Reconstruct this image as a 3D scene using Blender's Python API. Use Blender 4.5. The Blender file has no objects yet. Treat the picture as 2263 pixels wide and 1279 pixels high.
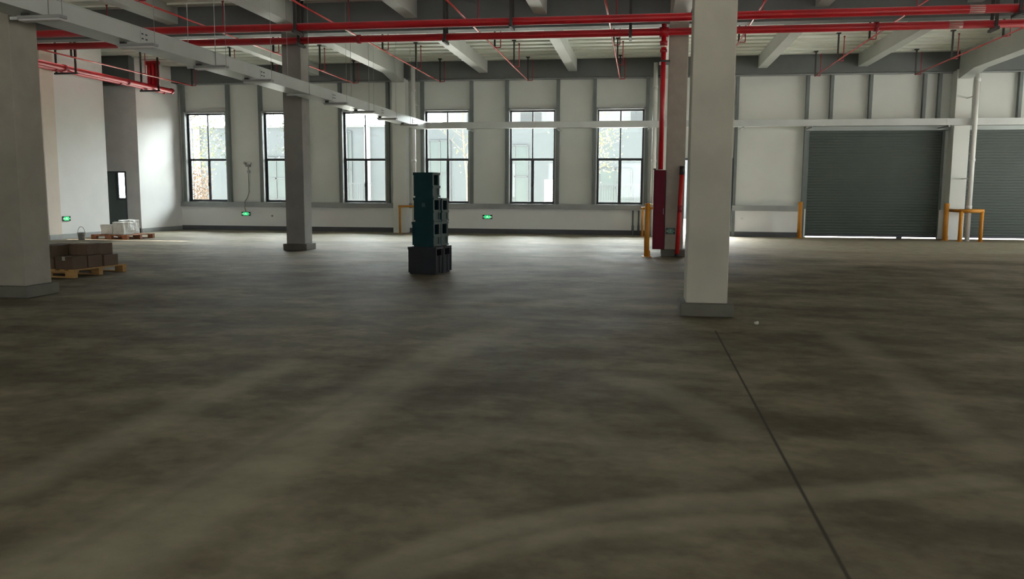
import bpy, bmesh, math, random
from mathutils import Vector, Matrix, noise
random.seed(7)
S = bpy.context.scene
COL = S.collection
W, H = 2263, 1279

# ------------------------------------------------------------------ camera
FPX, PITCH, YAW, ROLL, CAMH = 1826.12, .117045, .153544, .0050583, 1.5
cyw, syw = math.cos(YAW), math.sin(YAW)
_f = Vector((-syw*math.cos(PITCH), cyw*math.cos(PITCH), -math.sin(PITCH)))
_r = Vector((cyw, syw, 0)); _u = _r.cross(_f)
_r2 = _r*math.cos(ROLL)+_u*math.sin(ROLL); _u2 = -_r*math.sin(ROLL)+_u*math.cos(ROLL)
cam = bpy.data.objects.new('camera', bpy.data.cameras.new('camera')); COL.objects.link(cam)
cam.matrix_world = Matrix.Translation((0, 0, CAMH)) @ Matrix((( _r2.x, _u2.x, -_f.x), (_r2.y, _u2.y, -_f.y), (_r2.z, _u2.z, -_f.z))).to_4x4()
cam.data.sensor_width = 36; cam.data.lens = FPX/W*36; cam.data.clip_end = 500; cam.data.clip_start = .05
S.camera = cam

# ------------------------------------------------------------------ world, daylight, exposure
S.view_settings.view_transform = 'Standard'; S.view_settings.look = 'None'
S.view_settings.exposure = 0.0; S.view_settings.gamma = 1; S.view_settings.use_curve_mapping = False
SKY, GLOW, GLOWPOW = 6.6, 68.0, 5.0
wd = bpy.data.worlds.new('sky'); S.world = wd; wd.use_nodes = True
bg = wd.node_tree.nodes['Background']; bg.inputs[0].default_value = (.95, .98, 1, 1)
def _wn(t, **k):
    n = wd.node_tree.nodes.new(t)
    for a_, v_ in k.items(): setattr(n, a_, v_)
    return n
# hazy sky; bright lobe over the building across the yard, added to light the hall
_tc = _wn('ShaderNodeTexCoord'); _dot = _wn('ShaderNodeVectorMath', operation='DOT_PRODUCT'); _dot.inputs[1].default_value = Vector((-.03, .87, .50)).normalized()
_mx = _wn('ShaderNodeMath', operation='MAXIMUM'); _mx.inputs[1].default_value = 0
_pw = _wn('ShaderNodeMath', operation='POWER'); _pw.inputs[1].default_value = GLOWPOW
_ma = _wn('ShaderNodeMath', operation='MULTIPLY_ADD'); _ma.inputs[1].default_value = GLOW; _ma.inputs[2].default_value = SKY
for _a, _b in ((_tc.outputs['Generated'], _dot.inputs[0]), (_dot.outputs['Value'], _mx.inputs[0]), (_mx.outputs[0], _pw.inputs[0]), (_pw.outputs[0], _ma.inputs[0]), (_ma.outputs[0], bg.inputs[1])): wd.node_tree.links.new(_a, _b)
_sl = bpy.data.lights.new('yard_bounce_sun', 'SUN'); _sl.energy = 55; _sl.angle = .03; _sl.color = (1, .95, .86)
_so = bpy.data.objects.new('yard_bounce_sun', _sl); COL.objects.link(_so); _so.rotation_euler = Vector((-.80, .015, .60)).to_track_quat('Z', 'Y').to_euler()   # added; shines along the yard so its bounce lifts the ceiling deck
S.cycles.use_denoising = True
S.cycles.max_bounces = 10; S.cycles.diffuse_bounces = 8; S.cycles.glossy_bounces = 3; S.cycles.transparent_max_bounces = 12
S.cycles.caustics_reflective = False; S.cycles.caustics_refractive = False
S.cycles.sample_clamp_indirect = 8

def portal(name, c, sx, sz, direction):
    """daylight portal in a window or door opening (guides the sky light, adds none)"""
    l = bpy.data.lights.new(name, 'AREA'); l.shape = 'RECTANGLE'; l.size = sx; l.size_y = sz; l.cycles.is_portal = True
    o = bpy.data.objects.new(name, l); COL.objects.link(o)
    o.location = c; o.rotation_euler = Vector(direction).to_track_quat('-Z', 'Z').to_euler()

# ------------------------------------------------------------------ materials
MATS = {}
def mat(name, col, rough=.6, metal=0, bump=0, bscale=20, var=0, vscale=3, spec=.5, emit=None, estr=0, stretch=None):
    if name in MATS: return MATS[name]
    m = bpy.data.materials.new(name); m.use_nodes = True; nt = m.node_tree; N = nt.nodes; L = nt.links
    b = N['Principled BSDF']
    b.inputs['Base Color'].default_value = (*col, 1); b.inputs['Roughness'].default_value = rough
    b.inputs['Metallic'].default_value = metal; b.inputs['Specular IOR Level'].default_value = spec
    tc = N.new('ShaderNodeTexCoord'); src = tc.outputs['Object']
    if stretch:
        mp = N.new('ShaderNodeMapping'); mp.inputs['Scale'].default_value = stretch
        L.new(src, mp.inputs[0]); src = mp.outputs[0]
    if var:
        n = N.new('ShaderNodeTexNoise'); n.inputs['Scale'].default_value = vscale; n.inputs['Detail'].default_value = 5
        L.new(src, n.inputs['Vector'])
        r = N.new('ShaderNodeValToRGB'); r.color_ramp.elements[0].position = .3; r.color_ramp.elements[1].position = .7
        r.color_ramp.elements[0].color = (*[max(0, c*(1-var)) for c in col], 1)
        r.color_ramp.elements[1].color = (*[min(1, c*(1+var)) for c in col], 1)
        L.new(n.outputs['Fac'], r.inputs[0]); L.new(r.outputs[0], b.inputs['Base Color'])
    if bump:
        n2 = N.new('ShaderNodeTexNoise'); n2.inputs['Scale'].default_value = bscale; n2.inputs['Detail'].default_value = 6
        L.new(src, n2.inputs['Vector'])
        bp = N.new('ShaderNodeBump'); bp.inputs['Strength'].default_value = bump; bp.inputs['Distance'].default_value = .02
        L.new(n2.outputs['Fac'], bp.inputs['Height']); L.new(bp.outputs[0], b.inputs['Normal'])
    if emit:
        b.inputs['Emission Color'].default_value = (*emit, 1); b.inputs['Emission Strength'].default_value = estr
    MATS[name] = m; return m

def glass_mat(name, tint, refl=.08):
    if name in MATS: return MATS[name]
    m = bpy.data.materials.new(name); m.use_nodes = True; nt = m.node_tree; N = nt.nodes; L = nt.links
    N.remove(N['Principled BSDF']); out = N['Material Output']
    t = N.new('ShaderNodeBsdfTransparent'); t.inputs[0].default_value = (*tint, 1)
    g = N.new('ShaderNodeBsdfGlossy'); g.inputs['Roughness'].default_value = .03
    f = N.new('ShaderNodeFresnel'); f.inputs[0].default_value = 1.45
    mx = N.new('ShaderNodeMixShader'); L.new(f.outputs[0], mx.inputs[0]); L.new(t.outputs[0], mx.inputs[1]); L.new(g.outputs[0], mx.inputs[2])
    L.new(mx.outputs[0], out.inputs[0]); MATS[name] = m; return m

M_panel = mat('grey_wall_panel', (.68, .70, .665), .5, var=.05, vscale=.8)
M_paint = mat('white_wall_paint', (.82, .83, .82), .7, bump=.15, bscale=60, var=.03, vscale=1)
M_warm = mat('warm_wall_paint', (.74, .66, .58), .7, var=.03)
M_greywall = mat('grey_wall_paint', (.60, .59, .585), .8, var=.05)
M_base = mat('dark_grey_skirting', (.07, .075, .085), .6, var=.1)
M_steel = mat('galvanised_post', (.13, .15, .145), .5, var=.12, vscale=2)
M_sill = mat('galvanised_rail', (.30, .315, .31), .5, metal=.2, var=.12, vscale=1.5)
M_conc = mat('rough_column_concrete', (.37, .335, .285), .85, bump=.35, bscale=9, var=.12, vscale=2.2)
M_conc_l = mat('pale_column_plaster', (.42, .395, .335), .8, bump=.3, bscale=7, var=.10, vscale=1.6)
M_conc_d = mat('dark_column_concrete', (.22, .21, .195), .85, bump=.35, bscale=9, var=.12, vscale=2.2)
M_plinth = mat('plinth_concrete', (.12, .112, .09), .9, bump=.3, bscale=12, var=.12)
M_beam = mat('grey_beam_paint', (.50, .52, .495), .5, var=.06, vscale=1)
M_beam_d = mat('dark_edge_beam_paint', (.10, .107, .105), .6, var=.1, vscale=1)
M_deck = mat('white_deck_sheet', (.86, .89, .82), .45, var=.04, vscale=1.2)
M_red = mat('fire_red_pipe_paint', (.40, .002, .008), .42, var=.12, vscale=2)
M_redmatt = mat('dull_red_paint', (.30, .012, .02), .5, var=.1)
M_pinkred = mat('thin_red_line_paint', (.50, .05, .05), .25)
M_black = mat('black_hanger_steel', (.025, .022, .02), .6)
M_zinc = mat('zinc_tray_sheet', (.47, .49, .48), .36, metal=.3, var=.06, vscale=2)
M_lamp = mat('lamp_housing_grey', (.22, .22, .21), .5)
M_white = mat('white_pvc', (.75, .75, .73), .4)
M_frame = mat('dark_window_frame', (.035, .04, .05), .45)
M_shutter = mat('green_grey_shutter', (.06, .078, .068), .55, metal=.0, var=.06, vscale=1)
M_shutbox = mat('shutter_box_sheet', (.30, .33, .32), .4, metal=.3)
M_yellow = mat('yellow_guard_paint', (.52, .215, .02), .5, var=.1)
M_crate = mat('dark_teal_plastic', (.006, .032, .037), .5, spec=.12, var=.15, vscale=5)
M_crateg = mat('green_grey_plastic', (.032, .055, .05), .5, spec=.2, var=.15, vscale=5)
M_crateb = mat('black_grey_plastic', (.02, .021, .026), .5, spec=.15, var=.15, vscale=5)
M_carton = mat('brown_cardboard', (.12, .078, .048), .85, bump=.2, bscale=25, var=.2, vscale=4)
M_tape = mat('clear_packing_tape', (.45, .42, .38), .25)
M_wood = mat('pallet_wood', (.42, .24, .08), .8, bump=.3, bscale=30, var=.25, vscale=3, stretch=(1, 12, 12))
M_woodr = mat('red_brown_pallet_wood', (.28, .11, .05), .8, bump=.3, bscale=30, var=.25, vscale=3, stretch=(1, 12, 12))
M_wrap = mat('white_wrapped_pack', (.72, .73, .70), .35, bump=.5, bscale=14, var=.06)
M_bucket = mat('grey_bucket', (.33, .34, .34), .4)
M_green = mat('lit_green_sign', (.01, .45, .14), .4, emit=(.01, .75, .22), estr=.9)
M_signw = mat('sign_white', (.75, .95, .8), .4, emit=(.6, 1, .7), estr=.8)
M_greenoff = mat('unlit_green_sign', (.05, .22, .14), .4)
M_signwoff = mat('unlit_sign_white', (.35, .4, .37), .4)
M_signblk = mat('sign_black', (.01, .012, .012), .4)
M_scrap = mat('pale_scrap', (.5, .48, .42), .8)
M_glass = glass_mat('window_glass', (.93, .96, .95))
M_facade = mat('grey_blue_cladding', (.052, .061, .067), .6, var=.06, vscale=.5)
M_facl = mat('pale_cladding', (.10, .105, .105), .6)
M_facw = mat('white_upper_wall', (.24, .24, .235), .7, var=.1, vscale=.4)
M_facg = mat('building_glass', (.042, .056, .056), .4)
M_facf = mat('facade_mullion', (.05, .055, .06), .5)
M_ground = mat('outdoor_concrete', (.72, .70, .65), .9, var=.1, vscale=.5)
M_bark = mat('pale_bark', (.10, .08, .06), .9, bump=.4, bscale=20, var=.2)
M_leafy = mat('yellow_green_leaf', (.10, .105, .045), .7, var=.3, vscale=6)
M_leafd = mat('grey_green_leaf', (.045, .055, .038), .7, var=.3, vscale=6)
M_leafb = mat('brown_leaf', (.11, .07, .045), .8, var=.4, vscale=8)
M_acwhite = mat('cream_casing', (.5, .48, .42), .6)

# ------------------------------------------------------------------ builders
class MB:
    def __init__(s): s.b = bmesh.new()
    def box(s, x0, x1, y0, y1, z0, z1, rot=0, c=None):
        v = [s.b.verts.new((x, y, z)) for z in (z0, z1) for (x, y) in ((x0, y0), (x1, y0), (x1, y1), (x0, y1))]
        for f in ((3, 2, 1, 0), (4, 5, 6, 7), (0, 1, 5, 4), (1, 2, 6, 5), (2, 3, 7, 6), (3, 0, 4, 7)): s.b.faces.new([v[i] for i in f])
        if rot:
            c = c or ((x0+x1)/2, (y0+y1)/2)
            R = Matrix.Rotation(rot, 3, 'Z'); cc = Vector((c[0], c[1], 0))
            for w in v: w.co = R @ (w.co-cc)+cc
        return s
    def tube(s, p0, p1, r, seg=12, r1=None, cap=True):
        p0, p1 = Vector(p0), Vector(p1); d = (p1-p0).normalized()
        a = d.orthogonal().normalized(); b = d.cross(a); r1 = r if r1 is None else r1
        A, B = [], []
        for i in range(seg):
            t = 2*math.pi*i/seg; o = a*math.cos(t)+b*math.sin(t)
            A.append(s.b.verts.new(p0+o*r)); B.append(s.b.verts.new(p1+o*r1))
        for i in range(seg):
            j = (i+1) % seg; f = s.b.faces.new((A[i], A[j], B[j], B[i])); f.smooth = True
        if cap: s.b.faces.new(A[::-1]); s.b.faces.new(B)
        return s
    def path(s, pts, r, seg=10):
        for a, b in zip(pts, pts[1:]): s.tube(a, b, r, seg)
        return s
    def lathe(s, cx, cy, prof, seg=20):
        rings = []
        for (r, z) in prof: rings.append([s.b.verts.new((cx+r*math.cos(2*math.pi*i/seg), cy+r*math.sin(2*math.pi*i/seg), z)) for i in range(seg)])
        for a, b in zip(rings, rings[1:]):
            for i in range(seg):
                j = (i+1) % seg; f = s.b.faces.new((a[i], a[j], b[j], b[i])); f.smooth = True
        return s
    def poly(s, pts, y0, y1):
        """outline in x,z extruded along y"""
        A = [s.b.verts.new((x, y0, z)) for x, z in pts]; B = [s.b.verts.new((x, y1, z)) for x, z in pts]
        s.b.faces.new(A); s.b.faces.new(B[::-1])
        for i in range(len(pts)):
            j = (i+1) % len(pts); s.b.faces.new((A[j], A[i], B[i], B[j]))
        return s
    def build(s, name, m, parent=None, org=None, bevel=0):
        me = bpy.data.meshes.new(name); bmesh.ops.recalc_face_normals(s.b, faces=s.b.faces)
        o = bpy.data.objects.new(name, me); COL.objects.link(o)
        if parent is not None:
            wo = Vector(parent.get('_o', (0, 0, 0)))
            o.parent = parent
        else:
            wo = Vector(org) if org else Vector((0, 0, 0)); o.location = wo
        for v in s.b.verts: v.co -= wo
        s.b.to_mesh(me); s.b.free(); me.materials.append(m)
        o['_o'] = tuple(wo)
        if bevel:
            md = o.modifiers.new('bevel', 'BEVEL'); md.width = bevel; md.segments = 2; md.limit_method = 'ANGLE'
        return o
def box(*a, **k): return MB().box(*a, **k)
def tag(o, label=None, cat=None, group=None, kind=None):
    if label: o['label'] = label
    if cat: o['category'] = cat
    if group: o['group'] = group
    if kind: o['kind'] = kind
    return o
def empty(name, loc, label=None, cat=None, group=None, kind=None):
    o = bpy.data.objects.new(name, None); COL.objects.link(o); o.location = loc; o['_o'] = tuple(loc)
    o.empty_display_size = .2
    return tag(o, label, cat, group, kind)
def struct(o): o['kind'] = 'structure'; return o
def copy_tree(o, parent=None):
    c = o.copy(); COL.objects.link(c)
    if parent is not None: c.parent = parent
    for ch in list(o.children): copy_tree(ch, c)
    return c

# ================================================================== SETTING
# ---- dusty floor with pale patches and tyre marks
def floor_mat():
    m = bpy.data.materials.new('dusty_concrete_floor'); m.use_nodes = True; nt = m.node_tree; N = nt.nodes; L = nt.links
    b = N['Principled BSDF']; tc = N.new('ShaderNodeTexCoord')
    def noi(scale, det, stretch=(1, 1, 1), rot=0):
        mp = N.new('ShaderNodeMapping'); mp.inputs['Scale'].default_value = stretch; mp.inputs['Rotation'].default_value = (0, 0, rot)
        L.new(tc.outputs['Object'], mp.inputs[0]); n = N.new('ShaderNodeTexNoise'); n.inputs['Scale'].default_value = scale
        n.inputs['Detail'].default_value = det; n.inputs['Roughness'].default_value = .6; L.new(mp.outputs[0], n.inputs['Vector']); return n.outputs['Fac']
    def ramp(f, p0, p1, c0, c1):
        r = N.new('ShaderNodeValToRGB'); e = r.color_ramp.elements; e[0].position = p0; e[1].position = p1
        e[0].color = (*c0, 1); e[1].color = (*c1, 1); L.new(f, r.inputs[0]); return r.outputs[0]
    def mix(f, a, c, mode='MIX'):
        x = N.new('ShaderNodeMix'); x.data_type = 'RGBA'; x.blend_type = mode
        if isinstance(f, float): x.inputs[0].default_value = f
        else: L.new(f, x.inputs[0])
        for s, v in ((x.inputs[6], a), (x.inputs[7], c)):
            if isinstance(v, tuple): s.default_value = (*v, 1)
            else: L.new(v, s)
        return x.outputs[2]
    at = N.new('ShaderNodeAttribute'); at.attribute_name = 'dust_pale'
    base = ramp(noi(.35, 6), .33, .68, (.165, .143, .104), (.25, .222, .168))
    pat = ramp(noi(.55, 9, (.55, 1.5, 1), .25), .40, .60, (.70, .68, .66), (1.10, 1.10, 1.08))
    pat = mix(1.0, pat, ramp(noi(1.7, 10, (1, 1.25, 1), .8), .44, .58, (.76, .75, .74), (1.05, 1.05, 1.05)), 'MULTIPLY')
    base = mix(1.0, base, pat, 'MULTIPLY')
    fine = ramp(noi(9, 8, (1, 1, 1)), .3, .7, (.86, .86, .86), (1.1, 1.1, 1.1))
    base = mix(1.0, base, fine, 'MULTIPLY')
    # dust amount: attribute * noise
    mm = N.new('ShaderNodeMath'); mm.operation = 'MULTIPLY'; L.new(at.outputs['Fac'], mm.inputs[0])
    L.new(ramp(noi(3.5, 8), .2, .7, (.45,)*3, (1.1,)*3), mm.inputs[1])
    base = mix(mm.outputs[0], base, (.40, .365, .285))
    a2 = N.new('ShaderNodeAttribute'); a2.attribute_name = 'dark'
    base = mix(a2.outputs['Fac'], base, (.05, .047, .04))
    L.new(base, b.inputs['Base Color'])
    rr = ramp(noi(.9, 6), .3, .7, (.62,)*3, (.78,)*3)
    L.new(rr, b.inputs['Roughness']); b.inputs['Specular IOR Level'].default_value = .03
    bp = N.new('ShaderNodeBump'); bp.inputs['Strength'].default_value = .12; bp.inputs['Distance'].default_value = .01
    L.new(noi(14, 6), bp.inputs['Height']); L.new(bp.outputs[0], b.inputs['Normal'])
    return m
# tyre marks, a joint, then wide paler patches in the far bay: (points, half width, strength, twin gap)
FLOOR_MARKS = [([(-3.14, 3.56), (-3.12, 4.1), (-3.12, 4.8), (-3.09, 5.9), (-3.04, 6.79)], 0.04, 0.363, 0.22), ([(-2.32, 2.73), (-2.22, 3.28), (-2.13, 4.04), (-2.03, 4.94), (-1.94, 6.19), (-1.79, 7.79), (-1.44, 9.28)], 0.1, 0.411, 0.3), ([(-2.12, 2.77), (-2.04, 3.42), (-1.97, 4.38), (-2.02, 5.4)], 0.1, 0.484, 0.25), ([(-1.49, 2.87), (-1.6, 3.54), (-1.83, 4.58), (-1.98, 5.67)], 0.02, 0.145, 0.2), ([(-1.02, 3.0), (-0.77, 3.35), (-0.41, 3.63), (-0.0, 3.87), (0.48, 4.04), (1.13, 4.28), (1.89, 4.58)], 0.05, 0.399, 0.1), ([(-0.94, 2.96), (-0.65, 3.23), (-0.33, 3.47), (0.1, 3.67), (0.62, 3.81)], 0.03, 0.338, 0.09), ([(-0.25, 6.74), (0.15, 6.33), (0.48, 5.77), (0.66, 5.2)], 0.06, 0.266, 0.18), ([(-0.5, 5.42), (-0.2, 4.95), (0.07, 4.65), (0.38, 4.39)], 0.04, 0.194, 0.2), ([(2.11, 9.17), (2.16, 7.53), (2.13, 6.39), (2.05, 5.54), (2.09, 5.08)], 0.06, 0.266, 0.22), ([(-2.31, 10.03), (-1.01, 11.39), (0.25, 12.43)], 0.1, 0.242, 0.3), ([(2.48, 16.51), (4.8, 19.13), (6.39, 18.34), (6.7, 15.69)], 0.3, 0.303, 0.6), ([(5.39, 15.42), (5.12, 12.84), (4.9, 11.41)], 0.1, 0.242, 0.3), ([(-2.36, 2.88), (-2.25, 3.71), (-2.18, 4.71), (-2.05, 5.86)], 0.012, -0.16, 0.05), ([(-0.91, 3.1), (-0.4, 3.56), (0.21, 3.88), (0.88, 4.11)], 0.01, -0.16, 0.05), ([(0.84, -11.0), (0.84, 9.2)], 0.005, -0.9, 0.008), ([(4.5, 26.5), (7, 25), (10, 25.5), (14, 24)], 2.2, 0.85, 2.0), ([(3.5, 22.5), (5.5, 21.0), (8, 21.6), (11, 20.5), (14, 20)], 0.7, 0.6, 1.3), ([(7, 18.6), (9, 17.6), (12, 16.8)], 0.25, 0.5, 0.9), ([(-16, 27.5), (-9, 26.8), (-3, 27.6), (1, 27)], 1.6, 0.3, 2.2), ([(-15, 21.5), (-11, 22.3), (-6, 20.6), (-2, 21.6)], 0.3, 0.35, 0.9), ([(-7, 17.2), (-3.5, 18.4), (-0.8, 17.3)], 0.2, 0.3, 0.7)]
def seg_d(px, py, a, b):
    vx, vy = b[0]-a[0], b[1]-a[1]; t = max(0, min(1, ((px-a[0])*vx+(py-a[1])*vy)/(vx*vx+vy*vy)))
    return math.hypot(px-a[0]-t*vx, py-a[1]-t*vy)
def smooth(pts, n=6):
    out = []
    P = [pts[0]]+list(pts)+[pts[-1]]
    for i in range(1, len(P)-2):
        for k in range(n):
            t = k/n; a, b, c, d = P[i-1], P[i], P[i+1], P[i+2]
            out.append(tuple(.5*((2*b[j])+(-a[j]+c[j])*t+(2*a[j]-5*b[j]+4*c[j]-d[j])*t*t+(-a[j]+3*b[j]-3*c[j]+d[j])*t**3) for j in (0, 1)))
    out.append(pts[-1]); return out
def make_floor():
    import numpy as np
    xs = np.concatenate([np.arange(-22, -9, .25), np.arange(-9, .79, .045), np.arange(.80, .88, .005), np.arange(.9, 6, .045), np.arange(6, 17.26, .25)])
    ys = np.concatenate([np.arange(-12, 1.5, .5), np.arange(1.5, 13, .045), np.arange(13, 30.2, .16), [30.2]])
    X, Y = np.meshgrid(xs, ys, indexing='ij'); D = np.zeros_like(X); K = np.zeros_like(X)
    for pts, hw, st, soft in FLOOR_MARKS:
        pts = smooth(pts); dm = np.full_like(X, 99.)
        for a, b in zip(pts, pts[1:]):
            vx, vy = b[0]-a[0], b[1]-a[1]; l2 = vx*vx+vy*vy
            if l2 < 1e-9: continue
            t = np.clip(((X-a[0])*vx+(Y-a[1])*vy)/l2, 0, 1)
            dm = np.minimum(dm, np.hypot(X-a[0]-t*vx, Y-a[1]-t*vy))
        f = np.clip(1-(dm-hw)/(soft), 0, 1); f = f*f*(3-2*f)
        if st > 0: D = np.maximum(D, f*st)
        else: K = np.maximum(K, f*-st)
    verts = np.stack([X.ravel(), Y.ravel(), np.zeros(X.size)], 1); ny = len(ys); nx = len(xs)
    I = (np.arange(nx-1)[:, None]*ny+np.arange(ny-1)[None, :]).ravel()
    faces = np.stack([I, I+ny, I+ny+1, I+1], 1)
    me = bpy.data.meshes.new('floor'); me.vertices.add(len(verts)); me.vertices.foreach_set('co', verts.ravel())
    me.loops.add(faces.size); me.loops.foreach_set('vertex_index', faces.ravel().astype('i'))
    me.polygons.add(len(faces)); me.polygons.foreach_set('loop_start', (np.arange(len(faces))*4).astype('i'))
    me.polygons.foreach_set('loop_total', np.full(len(faces), 4, 'i'))
    me.update(calc_edges=True); me.validate()
    for nm, arr in (('dust_pale', D), ('dark', K)):
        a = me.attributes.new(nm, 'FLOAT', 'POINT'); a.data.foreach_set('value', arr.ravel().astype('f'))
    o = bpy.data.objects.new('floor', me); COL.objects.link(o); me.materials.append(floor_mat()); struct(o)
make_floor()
struct(box(-120, 120, 30.2, 200, -.06, -.01).build('ground', M_ground))

# ---- ceiling: white deck sheets with a dark gap between neighbours
dk = MB(); y = -12.0
while y < 30.2:
    dk.box(-21.5, 17.2, y, min(y+.62, 30.2), 6.12, 6.16); y += .62
for y in [-11.98+.62*i for i in range(68)]: dk.box(-21.5, 17.2, y-.012, y+.012, 6.075, 6.13)
struct(dk.build('ceiling', M_deck))
struct(box(-21.5, 17.2, -12, 30.3, 6.17, 6.4).build('ceiling_slab', M_beam_d))

# ---- window wall
YW = 30.0; ZT = 5.52
WX = [-17.32+3.145*i for i in range(6)]; WW = 1.64
ops = []   # openings in the far wall: x0, x1, z0, z1
for x in WX: ops.append((x, x+WW, 1.08, 4.43))
ops += [(1.30, 3.12, 0, 2.72), (5.62, 9.95, 0, 3.62), (10.72, 15.05, 0, 3.62), (-20.45, -18.9, 1.12, 2.75)]
# parapet (white, lower) and panel (upper)
def wall_grid(x0, x1, z0, z1, y0, y1, holes, name, m):
    xs = sorted({x0, x1, *[h[0] for h in holes if x0 < h[0] < x1], *[h[1] for h in holes if x0 < h[1] < x1]})
    b = MB()
    for a, c in zip(xs, xs[1:]):
        cx = (a+c)/2; hs = sorted([h for h in holes if h[0] < cx < h[1]], key=lambda h: h[2]); z = z0
        for h in hs:
            lo, hi = max(h[2], z0), min(h[3], z1)
            if hi <= z0 or lo >= z1: continue
            if lo > z: b.box(a, c, y0, y1, z, lo)
            z = hi
        if z < z1: b.box(a, c, y0, y1, z, z1)
    return struct(b.build(name, m))
wall_grid(-17.85, 17.2, .98, 6.12, YW, YW+.22, ops, 'wall_far', M_panel)
wall_grid(-21.5, -17.85, 0, 6.12, YW, YW+.22, ops, 'wall_alcove_far', mat('shaded_alcove_wall', (.10, .12, .11), .8))  # same wall continued; its backlit shade is put into the dark colour
wall_grid(-17.85, 17.2, 0, .98, YW-.12, YW+.22, ops, 'wall_far_lower', M_paint)
b = MB()
for a, c in ((-17.6, 1.28), (3.12, 5.45)): b.box(a, c, YW-.15, YW-.12, 0, .17)
struct(b.build('baseboard_far', M_base))
k = 1
for a, c in ((-17.6, 1.28), (3.14, 5.5)):
    b = MB().box(a, c, YW-.20, YW+.0, .90, 1.08).box(a, c, YW-.215, YW-.2, 1.055, 1.08).box(a, c, YW-.215, YW-.2, .90, .92)
    struct(b.build('trim_%d' % k, M_sill)); k += 1
# vertical steel posts beside each window
posts = []
for x in WX: posts += [x-.10, x+WW+.10]
posts += [1.24, 3.2, 5.52, 6.3, 7.55, 9.25, 9.72, 10.9, 12.2, 13.6, 15.2]
for i, x in enumerate(posts):
    z0 = 1.08 if x < 1.2 else (0 if x in (1.24, 3.2, 5.52) else 3.9)
    w = .055 if x < 0.5 else .05
    b = MB().box(x-w, x+w, YW-.17, YW-.155, z0, ZT).box(x-w, x-w+.012, YW-.155, YW, z0, ZT).box(x+w-.012, x+w, YW-.155, YW, z0, ZT)
    struct(b.build('trim_%d' % k, M_steel)); k += 1
# pale light strip under the edge beam, heads over the windows
struct(box(-17.6, 17.0, YW-.19, YW-.02, ZT-.03, ZT).build('trim_%d' % k, M_sill)); k += 1
# deep surrounds of the windows
for i, x in enumerate(WX):
    b = MB().box(x-.05, x, YW-.17, YW+.08, 1.08, 4.49).box(x+WW, x+WW+.05, YW-.17, YW+.08, 1.08, 4.49).box(x-.05, x+WW+.05, YW-.17, YW+.08, 4.43, 4.49)
    struct(b.build('trim_%d' % k, M_sill)); k += 1

def window(n, x0, x1, z0, z1, ztr, handle=True):
    w = struct(empty('window_%d' % n, ((x0+x1)/2, YW+.1, z0)))
    t = .055; b = MB(); y0, y1 = YW+.05, YW+.12; xm = (x0+x1)/2
    b.box(x0, x0+t, y0, y1, z0, z1).box(x1-t, x1, y0, y1, z0, z1).box(x0+t, x1-t, y0, y1, z0, z0+t+.03).box(x0+t, x1-t, y0, y1, z1-t, z1)
    b.box(x0+t, x1-t, y0, y1, ztr-.04, ztr+.045).box(xm-.022, xm+.022, y0, y1, ztr+.045, z1-t)
    b.build('window_frame', M_frame, w)
    s = MB().box(xm-.03, xm+.03, y0+.01, y1-.01, z0+t+.03, ztr-.04)
    for a, c in ((x0+t, xm-.03), (xm+.03, x1-t)):
        s.box(a, a+.022, y0+.01, y1-.01, z0+t+.03, ztr-.04).box(c-.022, c, y0+.01, y1-.01, z0+t+.03, ztr-.04)
    s.build('sliding_sash', M_frame, w)
    box(x0+t, x1-t, YW+.083, YW+.089, z0+t+.03, z1-t).build('pane', M_glass, w)
    if handle: MB().box(xm-.045, xm-.012, y0-.03, y0+.01, z0+.62, z0+.74).box(xm-.035, xm-.022, y0-.05, y0-.03, z0+.60, z0+.70).build('window_latch', M_frame, w)
    portal('daylight_portal', ((x0+x1)/2, YW+.3, (z0+z1)/2), x1-x0, z1-z0, (0, -1, 0))
for i, x in enumerate(WX): window(i+1, x, x+WW, 1.08, 4.43, 2.68)
window(7, -20.45, -18.9, 1.12, 2.75, 2.45)

# ---- side walls, alcove, back
def S_(b, n, m): return struct(b.build(n, m))
S_(MB().box(-17.85, -17.6, -12, 22.78, 0, 6.12).box(-17.85, -17.6, 23.05, 25.4, 0, 6.12), 'wall_left', M_paint)
S_(box(-17.85, -17.52, 22.40, 22.95, 0, 6.12), 'wall_left_pilaster', M_warm)
S_(box(-17.85, -17.6, 27.2, 30, 0, 6.12), 'wall_left_far', M_paint)
S_(MB().box(-17.6, -17.585, -12, 22.4, 0, .15).box(-17.6, -17.585, 22.95, 25.4, 0, .15).box(-17.6, -17.585, 27.2, 29.85, 0, .15).box(-17.52, -17.505, 22.40, 22.95, 0, .15), 'baseboard_left', M_sill)
wall_grid(-21.5, -17.85, 0, 6.12, 27.2, 27.42, [(-19.3, -18.12, 0, 2.17)], 'wall_alcove', M_greywall)
S_(box(-17.85, -17.6, 27.185, 27.2, 0, 6.12), 'wall_alcove_end', M_greywall)
S_(box(-18.1, -17.62, 27.165, 27.185, 0, .16), 'baseboard_alcove', M_base)
S_(box(-21.6, -21.5, 25.4, 30.2, 0, 6.12), 'wall_alcove_left', M_greywall)
S_(box(-21.5, -17.85, 25.18, 25.4, 0, 6.12), 'wall_alcove_near', M_greywall)
S_(box(-21.5, -17.6, 26.85, 27.18, 5.15, 6.12), 'trim_%d' % k, M_beam_d); k += 1
# door jamb lining of the dark doorway
S_(MB().box(-18.17, -18.12, 27.17, 27.44, 0, 2.17).box(-19.3, -18.12, 27.17, 27.44, 2.12, 2.17), 'door_1', M_frame)
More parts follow.
